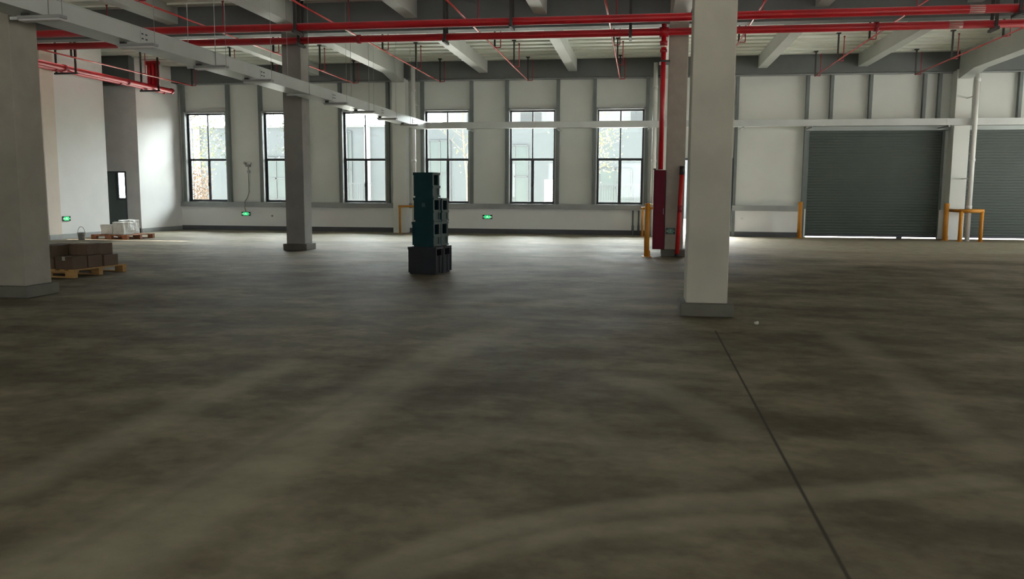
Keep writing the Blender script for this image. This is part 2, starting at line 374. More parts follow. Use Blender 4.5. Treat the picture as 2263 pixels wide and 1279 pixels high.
# back and right walls behind the camera and outside the frame, openings added for fill daylight
BACK = [(-14+6*i, -11+6*i, 1.1, 4.0) for i in range(5)]
b = MB()
xs = [-17.6]+[v for h in BACK for v in h[:2]]+[17.2]
for i in range(0, len(xs)-1, 2): b.box(xs[i], xs[i+1], -12.2, -12, 0, 6.12)
for h in BACK: b.box(h[0], h[1], -12.2, -12, 0, 1.1).box(h[0], h[1], -12.2, -12, 4.0, 6.12); portal('daylight_portal', ((h[0]+h[1])/2, -12.3, 2.55), 3, 2.9, (0, 1, 0))
S_(b, 'wall_back', M_paint)
XR = 17.0
b = MB(); RO = [(19.5, 27.0, 0, 3.7), (4, 8, 0, 3.7)]; ys = [-12, 4, 8, 19.5, 27.0, 30.2]
for i in (0, 2, 4): b.box(XR, XR+.2, ys[i], ys[i+1], 0, 6.12)
for h in RO: b.box(XR, XR+.2, h[0], h[1], h[3], 6.12); portal('daylight_portal', (XR+.3, (h[0]+h[1])/2, 1.85), h[1]-h[0], 3.7, (-1, 0, 0))
S_(b, 'wall_right', M_paint)
struct(box(XR+.2, 90, -60, 30.2, -.06, -.01).build('ground_right', M_ground))
struct(box(-60, XR+.2, -60, -12.2, -.06, -.01).build('ground_back', M_ground))

# ---- doorway beside the fire column: glazed door, one leaf
d = struct(empty('door_2', (2.32, YW, 0)))
MB().box(1.30, 1.36, YW-.16, YW+.1, 0, 2.72).box(3.04, 3.12, YW-.16, YW+.1, 0, 2.72).box(1.36, 3.04, YW-.16, YW+.1, 2.64, 2.72).build('door_frame', mat('blue_grey_door_frame', (.06, .085, .11), .4), d)
portal('daylight_portal', (2.2, YW+.35, 1.33), 1.7, 2.6, (0, -1, 0))
# ---- roller shutters
def shutter(n, x0, x1, zb):
    d = struct(empty('door_%d' % n, ((x0+x1)/2, YW-.1, 0)))
    b = MB(); z = zb+.07; ph = .093
    while z < 3.62:
        b.poly([(0, 0)]*0 or [(x0+.03, z), (x1-.03, z), (x1-.03, min(z+ph, 3.66)), (x0+.03, min(z+ph, 3.66))], YW-.005, YW+.012)
        # raised bow of each slat
        for q, (dz, dy) in enumerate(((.012, 0), (.03, -.022), (.06, -.022), (.08, 0))): pass
        v = [b.b.verts.new((xx, YW-.005+dy, z+dz)) for xx in (x0+.03, x1-.03) for dz, dy in ((.010, 0), (.028, -.02), (.062, -.02), (.080, 0))]
        for q in range(3): b.b.faces.new((v[q], v[q+1], v[q+5], v[q+4]))
        z += ph
    b.build('shutter_curtain', M_shutter, d)
    bb = box(x0+.03, x1-.03, YW-.02, YW+.03, zb, zb+.07); bb.build('bottom_bar', M_frame, d)
    for xx in (x0-.05, x1-.03): box(xx, xx+.08, YW-.07, YW+.0, 0, 3.62).build('guide_rail', M_steel, d)
    MB().box(x0-.14, x1+.10, YW-.30, YW-.0, 3.62, 3.84).build('shutter_box', M_shutbox, d, bevel=.01)
    for xx in (x0-.10, x1+.06): MB().tube((xx, YW-.36, 3.73), (xx, YW-.30, 3.73), .035, 12).build('axle_end', M_white, d)
    for xx in ((x0+x1)/2+.95,): MB().box(xx-.09, xx+.09, YW-.06, YW+.0, 0, zb+.04).build('lock_foot', M_frame, d)
shutter(3, 5.62, 9.95, .042); shutter(4, 10.72, 15.05, .042)

# ---- columns
def column(x0, x1, y0, y1, ms, lab, mp=M_plinth, ph=.16, bev=.012, zt=6.12, pw=.07, gaps=()):
    c = empty('concrete_column', ((x0+x1)/2, (y0+y1)/2, 0), lab, 'column', 'square concrete columns of the hall')
    if ph: MB().box(x0-pw, x1+pw, y0-pw, y1+pw, 0, ph).build('plinth', mp, c, bevel=.015)
    MB().box(x0, x1, y0, y1, ph, zt).build('shaft', ms, c, bevel=bev)
    return c
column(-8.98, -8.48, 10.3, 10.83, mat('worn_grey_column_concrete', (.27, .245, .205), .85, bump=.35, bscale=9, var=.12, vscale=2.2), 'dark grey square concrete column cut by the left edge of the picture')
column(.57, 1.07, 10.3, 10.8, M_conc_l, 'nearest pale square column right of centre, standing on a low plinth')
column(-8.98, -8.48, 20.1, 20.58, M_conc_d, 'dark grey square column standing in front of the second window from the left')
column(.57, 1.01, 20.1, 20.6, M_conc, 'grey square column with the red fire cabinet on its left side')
column(-8.98, -8.48, 29.42, 29.86, M_panel, 'wall column between the third and fourth windows, behind the crate stack', ph=0, zt=5.55)
column(.57, 1.07, 29.42, 29.86, M_panel, 'wall column right of the sixth window, behind the fire cabinet column', ph=0, zt=5.55)
column(10.08, 10.58, 29.42, 29.86, M_panel, 'light wall column between the two green roller shutters', ph=0, zt=5.55)

# ---- beams
def beam(x0, x1, y0, y1, z0, m, lab, grp, flange=True, z1=6.12):
    b = MB(); 
    b.box(x0, x1, y0, y1, z0, z1)
    o = b.build('ceiling_beam', m, org=((x0+x1)/2, (y0+y1)/2, z0)); tag(o, lab, 'beam', grp); return o
beam(-17.6, 16.95, 29.48, 29.80, ZT, M_beam_d, 'long dark beam along the top of the window wall under the deck', 'cross beams')
beam(-17.6, 16.95, 20.12, 20.50, 5.40, M_beam_d, 'long dark cross beam above and behind the two red water pipes', 'cross beams')
beam(-17.6, 16.95, 10.35, 10.75, 5.40, M_beam_d, 'long dark cross beam over the nearest columns, above the picture', 'cross beams')
SX = [(-15.08, 'deck beam nearest the left wall'), (-11.9, 'deck beam next left of the crossing dark column'), (-5.63, 'deck beam above the gap between the fourth and fifth windows'),
      (-2.46, 'deck beam above the gap between the fifth and sixth windows'), (3.94, 'deck beam above the pale wall panel right of the nearest pale column'), (7.15, 'deck beam above the middle of the first roller shutter'), (13.5, 'deck beam at the right edge over the second shutter')]
for x, l in SX:
    beam(x-.15, x+.15, 20.5, 29.48, 5.7, M_beam, 'light grey '+l+', in the bay by the window wall', 'light grey deck beams')
    beam(x-.15, x+.15, 10.75, 20.12, 5.7, M_beam, 'light grey '+l+', in the near bay before the red pipes', 'light grey deck beams')
for x, l in ((-8.73, 'over the dark column line on the left'), (.82, 'over the fire cabinet column line'), (10.33, 'at the right edge between the two shutters')):
    for y0, y1, ll in ((20.5, 29.42, 'running to the window wall'), (10.75, 20.12, 'in the near bay')):
        z = 5.58 if x < 10 else 5.42
        b = MB().box(x-.2, x+.2, y0, y1, z, 6.12)
        if y1 > 29:   # haunch where it meets the wall column
            v = [b.b.verts.new((xx, yy, zz)) for xx in (x-.2, x+.2) for yy, zz in ((28.2, z), (29.42, z), (29.42, z-.18))]
            b.b.faces.new(v[:3]); b.b.faces.new(v[3:]); b.b.faces.new((v[0], v[2], v[5], v[3])); b.b.faces.new((v[2], v[1], v[4], v[5])); b.b.faces.new((v[0], v[1], v[4], v[3]))
        o = b.build('main_beam', M_beam, org=(x, (y0+y1)/2, z)); tag(o, 'thick grey main beam %s, %s' % (l, ll), 'beam', 'thick main beams')

# ================================================================== RED PIPES
def ring(b, p, r, w, ax):
    a = Vector(p); d = Vector(ax)*w/2; b.tube(a-d, a+d, r, 14)
def main_pipe(y, z, lab, couplings, x0=-16.6, x1=16.9):
    t = empty('fire_main_pipe', (0, y, z), lab, 'pipe', 'red fire mains across the hall')
    MB().tube((x0, y, z), (x1, y, z), .0825, 20).build('pipe', M_red, t)
    for x in couplings:
        b = MB(); ring(b, (x, y, z), .105, .09, (1, 0, 0)); b.box(x-.03, x+.03, y-.13, y-.09, z-.02, z+.02); b.build('coupling', M_redmatt, t)
    return t
YU, ZU, YL, ZL = 17.75, 5.075, 19.65, 5.14
up = main_pipe(YU, ZU, 'upper of the two long red fire pipes crossing the picture', (-15.2, 9.2))
lo = main_pipe(YL, ZL, 'lower of the two long red fire pipes crossing the picture', (-6.8, 5.0))
for x, t, y, z in ((6.35, up, YU, ZU), (6.62, lo, YL, ZL)):   # pale label sleeves
    b = MB(); ring(b, (x, y, z), .0835, .28, (1, 0, 0)); b.build('pipe_label', mat('pale_label', (.55, .42, .38), .3), t)
def hanger(x, y, z, r, lab, pair=.0):
    t = empty('pipe_hanger', (x, y, z), lab, 'hanger', 'black steel pipe hangers')
    for s in (-1, 1): box(x-.03, x+.03, y+s*(r+.045)-.02, y+s*(r+.045)+.02, z-r-.05, 6.115).build('drop_bar', M_black, t)
    box(x-.03, x+.03, y-r-.16, y+r+.16, z-r-.065, z-r-.003).build('cross_bar', M_black, t)
for x, l in ((-7.55, 'beside the dark column'), (-2.78, 'near the middle of the picture'), (7.1, 'near the right edge')):
    hanger(x, YU, ZU, .083, 'black hanger of the upper red fire pipe '+l)
for x, l in ((-8.28, 'just right of the dark column'), (-4.66, 'left of the picture centre'), (-.33, 'left of the fire cabinet column'), (7.4, 'near the right edge')):
    hanger(x, YL, ZL, .083, 'black hanger of the lower red fire pipe '+l)
# riser down to the cabinet
t = empty('fire_riser_pipe', (.43, YL+.02, 2.04), 'red vertical fire pipe dropping from the lower main to the red cabinet', 'pipe')
MB().tube((.43, YL+.02, 2.04), (.43, YL+.02, ZL-.02), .055, 16).build('pipe', M_red, t)
b = MB(); ring(b, (.43, YL+.02, ZL-.25), .085, .10, (0, 0, 1)); b.build('coupling', M_redmatt, t); b = MB(); ring(b, (.43, YL+.02, ZL-.42), .08, .06, (0, 0, 1)); b.build('coupling', M_redmatt, t)
b = MB(); ring(b, (.43, YL+.02, ZL), .11, .2, (1, 0, 0)); ring(b, (.43, YL+.02, ZL+.13), .06, .1, (0, 0, 1)); b.build('tee', M_red, t)
box(.34, .58, YL-.05, YL+.45, 4.47, 4.51).build('pipe_clamp', M_black, t)
b = MB(); ring(b, (.43, YL+.02, ZL-.32), .062, .05, (0, 0, 1)); b.build('bare_collar', mat('bright_collar', (.75, .45, .36), .3), t)

# thin sprinkler branches
BR = [(-16.4, 'nearest the left wall'), (-13.25, 'second from the left wall'), (-10.2, 'third from the left, ending over the second window'), (-7.05, 'fourth from the left, ending left of the fourth window'),
      (-3.95, 'ending over the fifth window'), (-.80, 'ending over the sixth window'), (2.37, 'partly hidden by the nearest pale column'), (5.53, 'ending over the left end of the first shutter'), (8.62, 'ending over the right end of the first shutter')]
for x, l in BR:
    z = 5.33; y0 = 11.0 if x > -15 else 17.0
    t = empty('sprinkler_branch_pipe', (x, 20, z), 'thin red sprinkler pipe '+l, 'pipe', 'thin red sprinkler pipes under the deck')
    MB().tube((x, y0, z), (x, 28.85, z), .021, 10).build('pipe', M_pinkred, t)
    for yy in (12.8, 16.0, 19.2, 22.3, 25.7, 28.85):
        if yy < y0: continue
        if abs(yy-19.2) > .1:
            MB().box(x-.022, x+.022, yy-.02, yy+.02, z-.02, 6.115).box(x-.06, x+.06, yy-.05, yy+.05, 6.09, 6.118).build('hanger_rod', M_black, t)
        MB().tube((x+.16, yy, z+.0), (x+.16, yy, 5.98), .013, 8).tube((x, yy, z), (x+.16, yy, z), .013, 8).lathe(x+.16, yy, [(.001, 6.03), (.03, 6.02), (.03, 6.01), (.013, 5.98)], 8).build('sprinkler_riser', M_redmatt, t)

# paired pipes beside the left wall
t = empty('wall_side_fire_pipe', (-17.1, 20, 5.05), 'pair of thick red fire pipes running along the top of the left wall', 'pipe')
for x in (-16.88, -17.18):
    MB().tube((x, 8, 5.07), (x, 28.25, 5.07), .083, 18).build('pipe', M_red, t)
    MB().tube((x, 28.22, 5.07), (x, 28.32, 5.07), .10, 18).build('end_cap', M_redmatt, t)
for y in (22.6, 25.7): 
    for x in (-16.88, -17.18): b = MB(); ring(b, (x, y, 5.07), .10, .1, (0, 1, 0)); b.build('coupling', M_redmatt, t)
for y, l in ((22.9, 'nearer the camera'), (27.2, 'farther from the camera'), (16.95, 'middle one')):
    h = empty('pipe_hanger', (-17.02, y, 4.96), 'black trapeze hanger under the paired red pipes by the left wall, '+l, 'hanger', 'trapeze hangers of the paired pipes')
    for x in (-16.72, -17.36): box(x-.025, x+.025, y-.02, y+.02, 4.93, 6.115).build('drop_bar', M_black, h)
    box(-17.42, -16.68, y-.03, y+.03, 4.93, 4.98).build('cross_bar', M_black, h)
t = empty('red_valve_riser', (-17.05, 27.45, 5.15), 'red vertical pipes rising to the deck at the end of the paired pipes', 'pipe')
for x in (-17.20, -17.05, -16.90):
    MB().tube((x, 27.45, 5.15), (x, 27.45, 6.0), .072, 14).build('pipe', M_red, t)
MB().tube((-17.32, 27.45, 5.95), (-16.83, 27.45, 5.95), .075, 14).build('header', M_red, t)

# ================================================================== CABLE TRAY AND LAMPS
TX0, TX1, TZ0, TZ1 = -7.97, -7.52, 3.70, 3.93
def tray_mesh(b, segs):
    for s in segs: b.box(*s)
t = empty('cable_tray', (-7.75, 18, TZ0), 'long zinc cable tray running from the upper left corner to the window wall', 'cable tray', 'zinc cable trays')
y = 6.0; 
b = MB(); b.box(TX0, TX1, 6, 28.95, TZ0, TZ0+.012).box(TX0, TX0+.012, 6, 28.95, TZ0+.012, TZ1).box(TX1-.012, TX1, 6, 28.95, TZ0+.012, TZ1).box(TX0-.01, TX1+.01, 6, 28.95, TZ1, TZ1+.015)
b.build('tray_body', M_zinc, t)
for y in (8.0, 11.9, 15.9, 19.8, 23.7, 27.0):
    b = MB().box(TX1, TX1+.008, y-.09, y+.09, TZ0+.03, TZ1-.03); b.build('joint_plate', M_zinc, t)
    b = MB()
    for dz in (.08, .15):
        for dy in (-.05, .05): b.box(TX1+.008, TX1+.014, y+dy-.022, y+dy+.022, TZ0+dz-.01, TZ0+dz+.01)
    b.build('joint_bolts', M_black, t)
for y in (9.8, 14.0, 18.2, 22.4, 26.6):
    for x in (TX0-.03, TX1+.03): MB().tube((x, y, TZ0-.03), (x, y, 6.115), .006, 6).build('hanger_rod', M_sill, t)
    box(TX0-.06, TX1+.06, y-.02, y+.02, TZ0-.04, TZ0-.005).build('hanger_bar', M_zinc, t)
t = empty('cable_tray', (4, 28.8, TZ0), 'zinc cable tray running along the window wall across windows and above shutters', 'cable tray', 'zinc cable trays')
b = MB(); b.box(TX1, 16.95, 28.75, 29.0, TZ0+.01, TZ0+.022).box(TX1, 16.95, 28.75, 28.762, TZ0+.022, TZ1-.02).box(TX1, 16.95, 28.988, 29.0, TZ0+.022, TZ1-.02).box(TX1, 16.95, 28.74, 29.01, TZ1-.02, TZ1-.005)
b.build('tray_body', M_zinc, t)
for x in (-6.0, -2.1, 1.9, 5.9, 9.7, 13.6): box(x-.08, x+.08, 28.742, 28.75, TZ0+.04, TZ1-.05).build('joint_plate', M_zinc, t)
for x in (-6.05, -2.9, .2, 3.3, 5.5, 9.7, 13.6): box(x-.025, x+.025, 28.72, 29.84, TZ0-.04, TZ0+.008).build('wall_bracket', M_sill, t)

LY = [9.65, 11.65, 13.8, 15.6, 19.8, 21.9, 24.0, 26.35]
proto = None
names = ['at the upper left corner over the dark column', 'over the red pipes beside the left wall', 'over the first window', 'left of the dark crossing column', 'right of the dark crossing column', 'at the top edge of the third window', 'over the right half of the third window', 'last before the window wall']
for i, y in enumerate(LY):
    if proto is None:
        proto = o = empty('batten_lamp', (-7.47, y, 3.6))
        box(-7.77, -7.17, y-.07, y+.07, 3.625, 3.665).build('lamp_housing', M_lamp, o, bevel=.008)
        box(-7.75, -7.19, y-.06, y+.06, 3.60, 3.625).build('diffuser', mat('lamp_diffuser_off', (.42, .41, .40), .4), o)
        MB().tube((-7.19, y, 3.665), (-7.19, y, 6.115), .004, 6).build('suspension_wire', M_sill, o)
        box(-7.74, -7.66, y-.03, y+.03, 3.665, 3.70).build('tray_clip', M_black, o)
    else:
        o = copy_tree(proto); o.location = (-7.47, y, 3.6)
    tag(o, 'grey batten lamp under the cable tray, '+names[i], 'lamp', 'batten lamps under the cable tray')

# ================================================================== WALL FITTINGS
for x, l in ((-8.12, 'left of the fourth window'), (.40, 'right of the sixth window'), (10.42, 'between the two roller shutters')):
    yy = 29.2 if x < 9 else 28.62
    t = empty('downpipe', (x, yy, 0), 'white plastic rainwater downpipe standing '+l, 'pipe', 'white downpipes on the window wall')
    MB().tube((x, yy, 0), (x, yy, 5.9 if x < 9 else 5.3), .075, 16).build('pipe', M_white, t)
    for z in (1.1, 2.6, 5.1):
        b = MB(); ring(b, (x, yy, z), .088, .10, (0, 0, 1)); b.build('coupling', M_white, t)
    for z in (2.0, 4.6): box(x-.02, x+.02, yy+.07, 29.99 if x < 9 else 29.41, z, z+.03).build('wall_clip', M_white, t)

def exit_sign(c, ax, lab, lit=True, w=.36, h=.15, flip=False):
    """ax 'y': plate facing -Y; 'x': plate facing +X"""
    x, y, z = c; t = empty('exit_sign', c, lab, 'sign', 'green arrow exit signs')
    if ax == 'x': t.rotation_euler = (0, 0, math.pi/2)
    def bx(x0, x1, z0, z1, d0, d1, nm, m):
        b = MB()
        for r in (x0 if isinstance(x0, list) else [(x0, x1, z0, z1)]): b.box(x+r[0], x+r[1], y-d1, y-d0, z+r[2], z+r[3])
        return b.build(nm, m, t)
    bx(-w/2, w/2, -h/2, h/2, 0, .02, 'sign_case', M_signblk)
    bx(-w*.30, w*.30, -h*.38, h*.38, .02, .024, 'lit_panel', M_green if lit else M_greenoff)
    s = -1 if flip else 1
    # arrow and running figure
    b = MB(); q = lambda pts: b.poly([(x+s*p[0]*w, z+p[1]*h) for p in pts], y-.028, y-.024)
    q([(-.46, 0), (-.36, .22), (-.36, .07), (-.20, .07), (-.20, -.07), (-.36, -.07), (-.36, -.22)])
    q([(.30, .07), (.44, .07), (.44, -.07), (.30, -.07)])
    q([(-.03, .34), (.03, .34), (.03, .20), (-.03, .20)])                       # head
    q([(-.05, .17), (.05, .17), (.04, -.06), (-.04, -.06)])                     # body
    q([(-.05, .17), (-.12, .04), (-.09, .01), (-.02, .12)]); q([(.05, .17), (.12, .06), (.10, .02), (.03, .12)])
    q([(-.04, -.06), (-.12, -.20), (-.18, -.20), (-.17, -.25), (-.09, -.25), (.01, -.08)])
    q([(.04, -.06), (.09, -.18), (.06, -.32), (.10, -.32), (.13, -.17), (.06, -.03)])
    b.build('pictogram', M_signw if lit else M_signwoff, t)
    return t
exit_sign((-14.96, YW-.12, .63), 'y', 'green exit sign on the low wall between the first and second windows')
exit_sign((-5.55, YW-.12, .60), 'y', 'green lit exit sign on the white low wall right of the crate stack', flip=True)
exit_sign((-17.6, 23.27, .62), 'x', 'green lit exit sign low on the left wall above the bucket')
exit_sign((.71, 20.1, .60), 'y', 'unlit green exit sign low on the column between cabinet and red pole', lit=False, w=.22, h=.15)

# emergency lamp with conduit between windows 1 and 2
t = empty('emergency_lamp', (-14.86, YW, 2.45), 'small twin-head emergency lamp with conduit between the first and second windows', 'lamp')
box(-14.95, -14.77, YW-.08, YW, 2.42, 2.50).build('lamp_housing', M_lamp, t)
for s in (-1, 1): MB().tube((-14.86+s*.10, YW-.12, 2.56), (-14.86+s*.10, YW-.05, 2.54), .05, 12).build('lamp_head', M_white if s > 0 else M_lamp, t)
box(-14.90, -14.80, YW-.06, YW, 2.18, 2.28).build('junction_box', M_sill, t)
MB().path([(-14.86, YW-.03, 2.42), (-14.86, YW-.03, 1.45), (-14.93, YW-.03, 1.25), (-14.95, YW-.22, 1.1), (-14.96, YW-.225, .88), (-14.96, YW-.14, .72)], .014, 8).build('conduit', M_lamp, t)
t = empty('wall_socket', (-13.9, YW-.12, .56), 'tiny grey wall box on the white low wall under the second window', 'socket')
MB().tube((-13.9, YW-.135, .56), (-13.9, YW-.12, .56), .035, 12).build('cover', M_lamp, t)
t = empty('wall_socket', (3.5, YW-.12, .63), 'tiny pale socket plate on the low wall right of the doorway', 'socket')
box(3.45, 3.55, YW-.13, YW-.12, .59, .67).build('cover', M_panel, t)
# two short dark pipes at low wall under window 6
for x, l in ((-.27, 'left'), (-.07, 'right')):
    t = empty('conduit_stub', (x, YW-.16, 0), '%s of two short dark conduits on the low wall behind the yellow bollard' % l, 'pipe', 'short dark conduits on the low wall')
    MB().tube((x, YW-.19, 0), (x, YW-.19, .88), .028, 10).build('pipe', M_steel, t)
    MB().tube((x, YW-.19, .14), (x, YW-.19, .34), .042, 10).build('sleeve', M_steel, t)

# ================================================================== FIRE CABINET, POLE, BOLLARDS, GUARDS
t = empty('fire_hose_cabinet', (.42, 20.2, .17), 'tall dark red fire cabinet on the left side of the far column', 'cabinet')
MB().box(.29, .562, 19.98, 20.55, .17, 2.04).build('cabinet_body', mat('cabinet_dark_red', (.11, .004, .014), .6, var=.1, spec=.2), t, bevel=.006)
MB().box(.31, .55, 19.965, 19.98, .22, 1.99).build('door', mat('cabinet_door_red', (.12, .004, .016), .55, spec=.2), t)
box(.52, .535, 19.945, 19.965, 1.0, 1.14).build('handle', M_sill, t)
MB().box(.27, .33, 19.97, 20.0, 2.04, 2.075).build('top_hinge', M_black, t)
t = empty('red_corner_pole', (.89, 19.97, 0), 'slim bright red pole with black ends leaning on the fire cabinet column', 'pole')
MB().tube((.87, 19.95, .07), (.93, 19.98, 1.93), .05, 14).build('shaft', mat('bright_red_pole', (.48, .012, .01), .6, var=.15, vscale=6), t)
MB().tube((.868, 19.95, 0), (.87, 19.95, .07), .052, 14).build('bottom_cap', M_black, t)
MB().tube((.93, 19.98, 1.93), (.935, 19.985, 2.13), .055, 14).build('top_cap', M_black, t)
MB().tube((.905, 19.945, 1.05), (.908, 19.948, 1.22), .053, 14).build('dark_band', M_redmatt, t)

def bollard(x, y, lab, r=.062, h=1.25):
    t = empty('yellow_bollard', (x, y, 0), lab, 'bollard', 'yellow steel bollards')
    MB().tube((x, y, .012), (x, y, h), r, 18).build('post', M_yellow, t)
    MB().tube((x, y, h), (x, y, h+.012), r*.95, 18).build('cap', M_yellow, t)
    box(x-.11, x+.11, y-.11, y+.11, 0, .012).build('base_plate', M_yellow, t)
    MB().box(x+.05, x+.085, y-.03, y+.03, .012, .15).build('gusset', M_yellow, t)
bollard(.155, 19.82, 'thick yellow bollard standing left of the red fire cabinet', .062, 1.25)
bollard(5.32, 29.2, 'yellow bollard at the left edge of the first roller shutter', .07, 1.22)
bollard(9.88, 29.0, 'yellow bollard at the right edge of the first roller shutter', .075, 1.2)
def guard(x0, x1, y0, z, lab, r=.045, ends=29.4):
    t = empty('yellow_pipe_guard', ((x0+x1)/2, y0, 0), lab, 'guard rail', 'yellow guards around wall columns')
    for x in (x0, x1): MB().tube((x, y0, .01), (x, y0, z), r, 14).build('post', M_yellow, t)
    MB().tube((x0-.05, y0, z), (x1+.05, y0, z), r, 14).build('rail', M_yellow, t)
    for x in (x0, x1): MB().tube((x, y0, z), (x, ends, z), r*.9, 12).build('side_rail', M_yellow, t)
    for x in (x0, x1): box(x-.08, x+.08, y0-.08, y0+.08, 0, .01).build('base_plate', M_yellow, t)
guard(-8.60, -7.75, 29.0, .98, 'yellow pipe guard behind the crate stack, before the wall column', .038)
guard(.06, 1.2, 29.0, .98, 'yellow pipe guard behind the thick yellow bollard, before the wall column', .038)
guard(10.12, 10.74, 28.40, .98, 'yellow pipe guard round the white downpipe between the shutters', .06)

# ================================================================== CRATE STACK
A = -math.radians(10)
def crate(w, d, h, m_front, m_side, loc, lab, big=False, badge=False):
    """open plastic tote, origin at base front-left corner, front along +x"""
    t = empty('plastic_crate', loc, lab, 'crate', 'plastic crates stacked into a tower')
    o = Vector(loc); wl = .02
    def mk(b, nm, m, bev=0):
        for v in b.b.verts: v.co += o
        return b.build(nm, m, t, bevel=bev)
    b = MB().box(0, w, 0, wl, .03, h).box(0, w, d-wl, d, .03, h).box(0, wl, wl, d-wl, .03, h).box(wl, w-wl, wl, d-wl, .03, .05)
    b.box(-.008, w+.0, -.008, .0, h-.05, h).box(-.008, w, d, d+.008, h-.05, h).box(-.008, 0, 0, d, h-.05, h)      # rim
    mk(b, 'body', m_front)
    # right side wall with hand hole and lower recess
    x0 = w-wl; a, c = d*.2, d*.8
    s = MB()
    zh0, zh1 = (h*.50, h*.90) if not big else (h*.68, h*.97)
    s.box(x0, w, wl, a, .03, h).box(x0, w, c, d-wl, .03, h).box(x0, w, a, c, zh1, h).box(x0, w, a, c, .03, h*.10)
    if not big:
        s.box(x0, w, a, c, h*.38, zh0).box(x0-.01, w-.014, a, c, h*.10, h*.38)
        s.box(w, w+.014, 0, d, h*.38, h*.47).box(w, w+.014, 0, d, h*.02, h*.08)
    else:
        s.box(x0, w, a, c, h*.10, zh0); s.box(w, w+.014, 0, .03, .03, h).box(w, w+.014, d-.03, d, .03, h).box(w, w+.014, d*.47, d*.53, .03, zh0)
    s.box(w, w+.014, 0, d, h-.04, h)
    mk(s, 'end_wall', m_side)
    b = MB().box(.02, w-.02, .02, d-.02, 0, .03); mk(b, 'foot', m_front)
    if badge: mk(MB().box(w*.42, w*.58, -.006, 0, h*.62, h*.78), 'moulded_badge', mat('crate_badge', (.02, .05, .055), .4))
    t.rotation_euler = (0, 0, A); return t
def cpos(u, v, z, base=(-4.20, 14.67)):
    c, s = math.cos(A), math.sin(A); return (base[0]+u*c-v*s, base[1]+u*s+v*c, z)
crate(.54, .355, .50, M_crateb, M_crateb, cpos(0, 0, 0), 'front black base crate of the crate tower on the floor', True)
crate(.54, .355, .50, M_crateb, M_crateb, cpos(0, .37, 0), 'rear black base crate of the crate tower on the floor', True)
crate(.42, .33, .455, M_crate, M_crateg, cpos(.07, .03, .50), 'front dark teal crate of the tower, lying on the black base crates')
crate(.42, .33, .455, M_crate, M_crateg, cpos(.07, .375, .50), 'rear dark teal crate of the tower, lying on the black base crates')
crate(.385, .32, .44, M_crate, M_crateg, cpos(.10, .04, .955), 'front dark teal crate of the tower, just below the topmost crate', badge=True)
crate(.385, .32, .43, M_crate, M_crateg, cpos(.12, .375, .955), 'rear dark teal crate topping the lower rear pile of the tower')
crate(.375, .32, .455, M_crate, M_crateg, cpos(.10, .04, 1.395), 'topmost dark teal crate of the crate tower')

# ================================================================== PALLETS, CARTONS, PACKS, BUCKET
def pallet(loc, rot, w, d, m, lab):
    t = empty('wooden_pallet', loc, lab, 'pallet', 'wooden pallets on the floor'); o = Vector(loc)
    def mk(b, nm):
        for v in b.b.verts: v.co += o
        return b.build(nm, m, t)
    for i in range(3):
        x = (-w/2, -w*.07, w/2-w*.14)[i]
        for j in range(3):
            y = (-d/2, -.05, d/2-.10)[j]; mk(MB().box(x, x+w*.14, y, y+.10, .022, .10), 'block')
    for j in range(3): y = (-d/2, -.05, d/2-.10)[j]; mk(MB().box(-w/2, w/2, y, y+.10, 0, .022), 'bottom_board'); mk(MB().box(-w/2, w/2, y, y+.10, .10, .122), 'stringer_board')
    n = 7
    for j in range(n): x = -w/2+j*(w-.1)/(n-1); mk(MB().box(x, x+.1, -d/2, d/2, .122, .144), 'deck_board')
    t.rotation_euler = (0, 0, rot)
def block(name, loc, rot, w, d, h, m, lab, cat, grp, tape=False):
    t = empty(name, loc, lab, cat, grp); o = Vector(loc)
    def mk(b, nm, mm, bev=0):
        for v in b.b.verts: v.co += o
        return b.build(nm, mm, t, bevel=bev)
    mk(MB().box(-w/2, w/2, -d/2, d/2, 0, h), 'box_body', m, .008)
    mk(MB().box(-w/2, w/2, -.004, .004, h, h+.002), 'flap_seam', M_signblk)
    if tape: mk(MB().box(-.03, .03, -d/2-.003, -d/2, h*.7, h).box(-.03, .03, -d/2-.003, 0, h, h+.003), 'tape', M_tape)
    t.rotation_euler = (0, 0, rot); return t
PA = -.10
def on(c, u, v, z): return (c[0]+u*math.cos(PA)-v*math.sin(PA), c[1]+u*math.sin(PA)+v*math.cos(PA), z)
P1, P2 = (-10.11, 13.47), (-16.04, 23.79)
pallet((*P1, 0), PA, 1.2, 1.3, M_wood, 'yellow-brown wooden pallet under the brown cartons beside the left column')
g = 'brown cartons piled by the left column'
CT = [(.38, -.44, .144, .36, .34, .215, 'lower front one with the bright tape', 1), (.38, -.08, .144, .37, .34, .215, 'lower one right behind the taped carton', 0), (.39, .29, .144, .38, .36, .20, 'lower one at the far right corner', 0),
      (-.02, -.44, .144, .38, .34, .20, 'lower left one at the front, beside the dark column', 0), (-.02, -.08, .144, .38, .34, .20, 'lower left one in the middle row, mostly hidden', 0),
      (.33, -.06, .362, .38, .34, .195, 'upper one above and behind the taped carton', 0), (.31, .29, .346, .36, .32, .20, 'upper one at the back right', 0),
      (-.03, -.44, .346, .38, .34, .20, 'upper left one at the front, beside the dark column', 0), (-.06, -.07, .346, .38, .34, .20, 'upper left one in the middle row', 0)]
for u, v, z, w, d, h, l, tp in CT: block('cardboard_carton', on(P1, u, v, z), PA+random.uniform(-.02, .02), w, d, h, M_carton, 'brown carton on the pallet, '+l, 'carton', g, tp)
pallet((*P2, 0), PA, 1.3, 1.27, M_woodr, 'red-brown pallet under white packs beside the left wall')
g = 'white wrapped packs on the pallet'
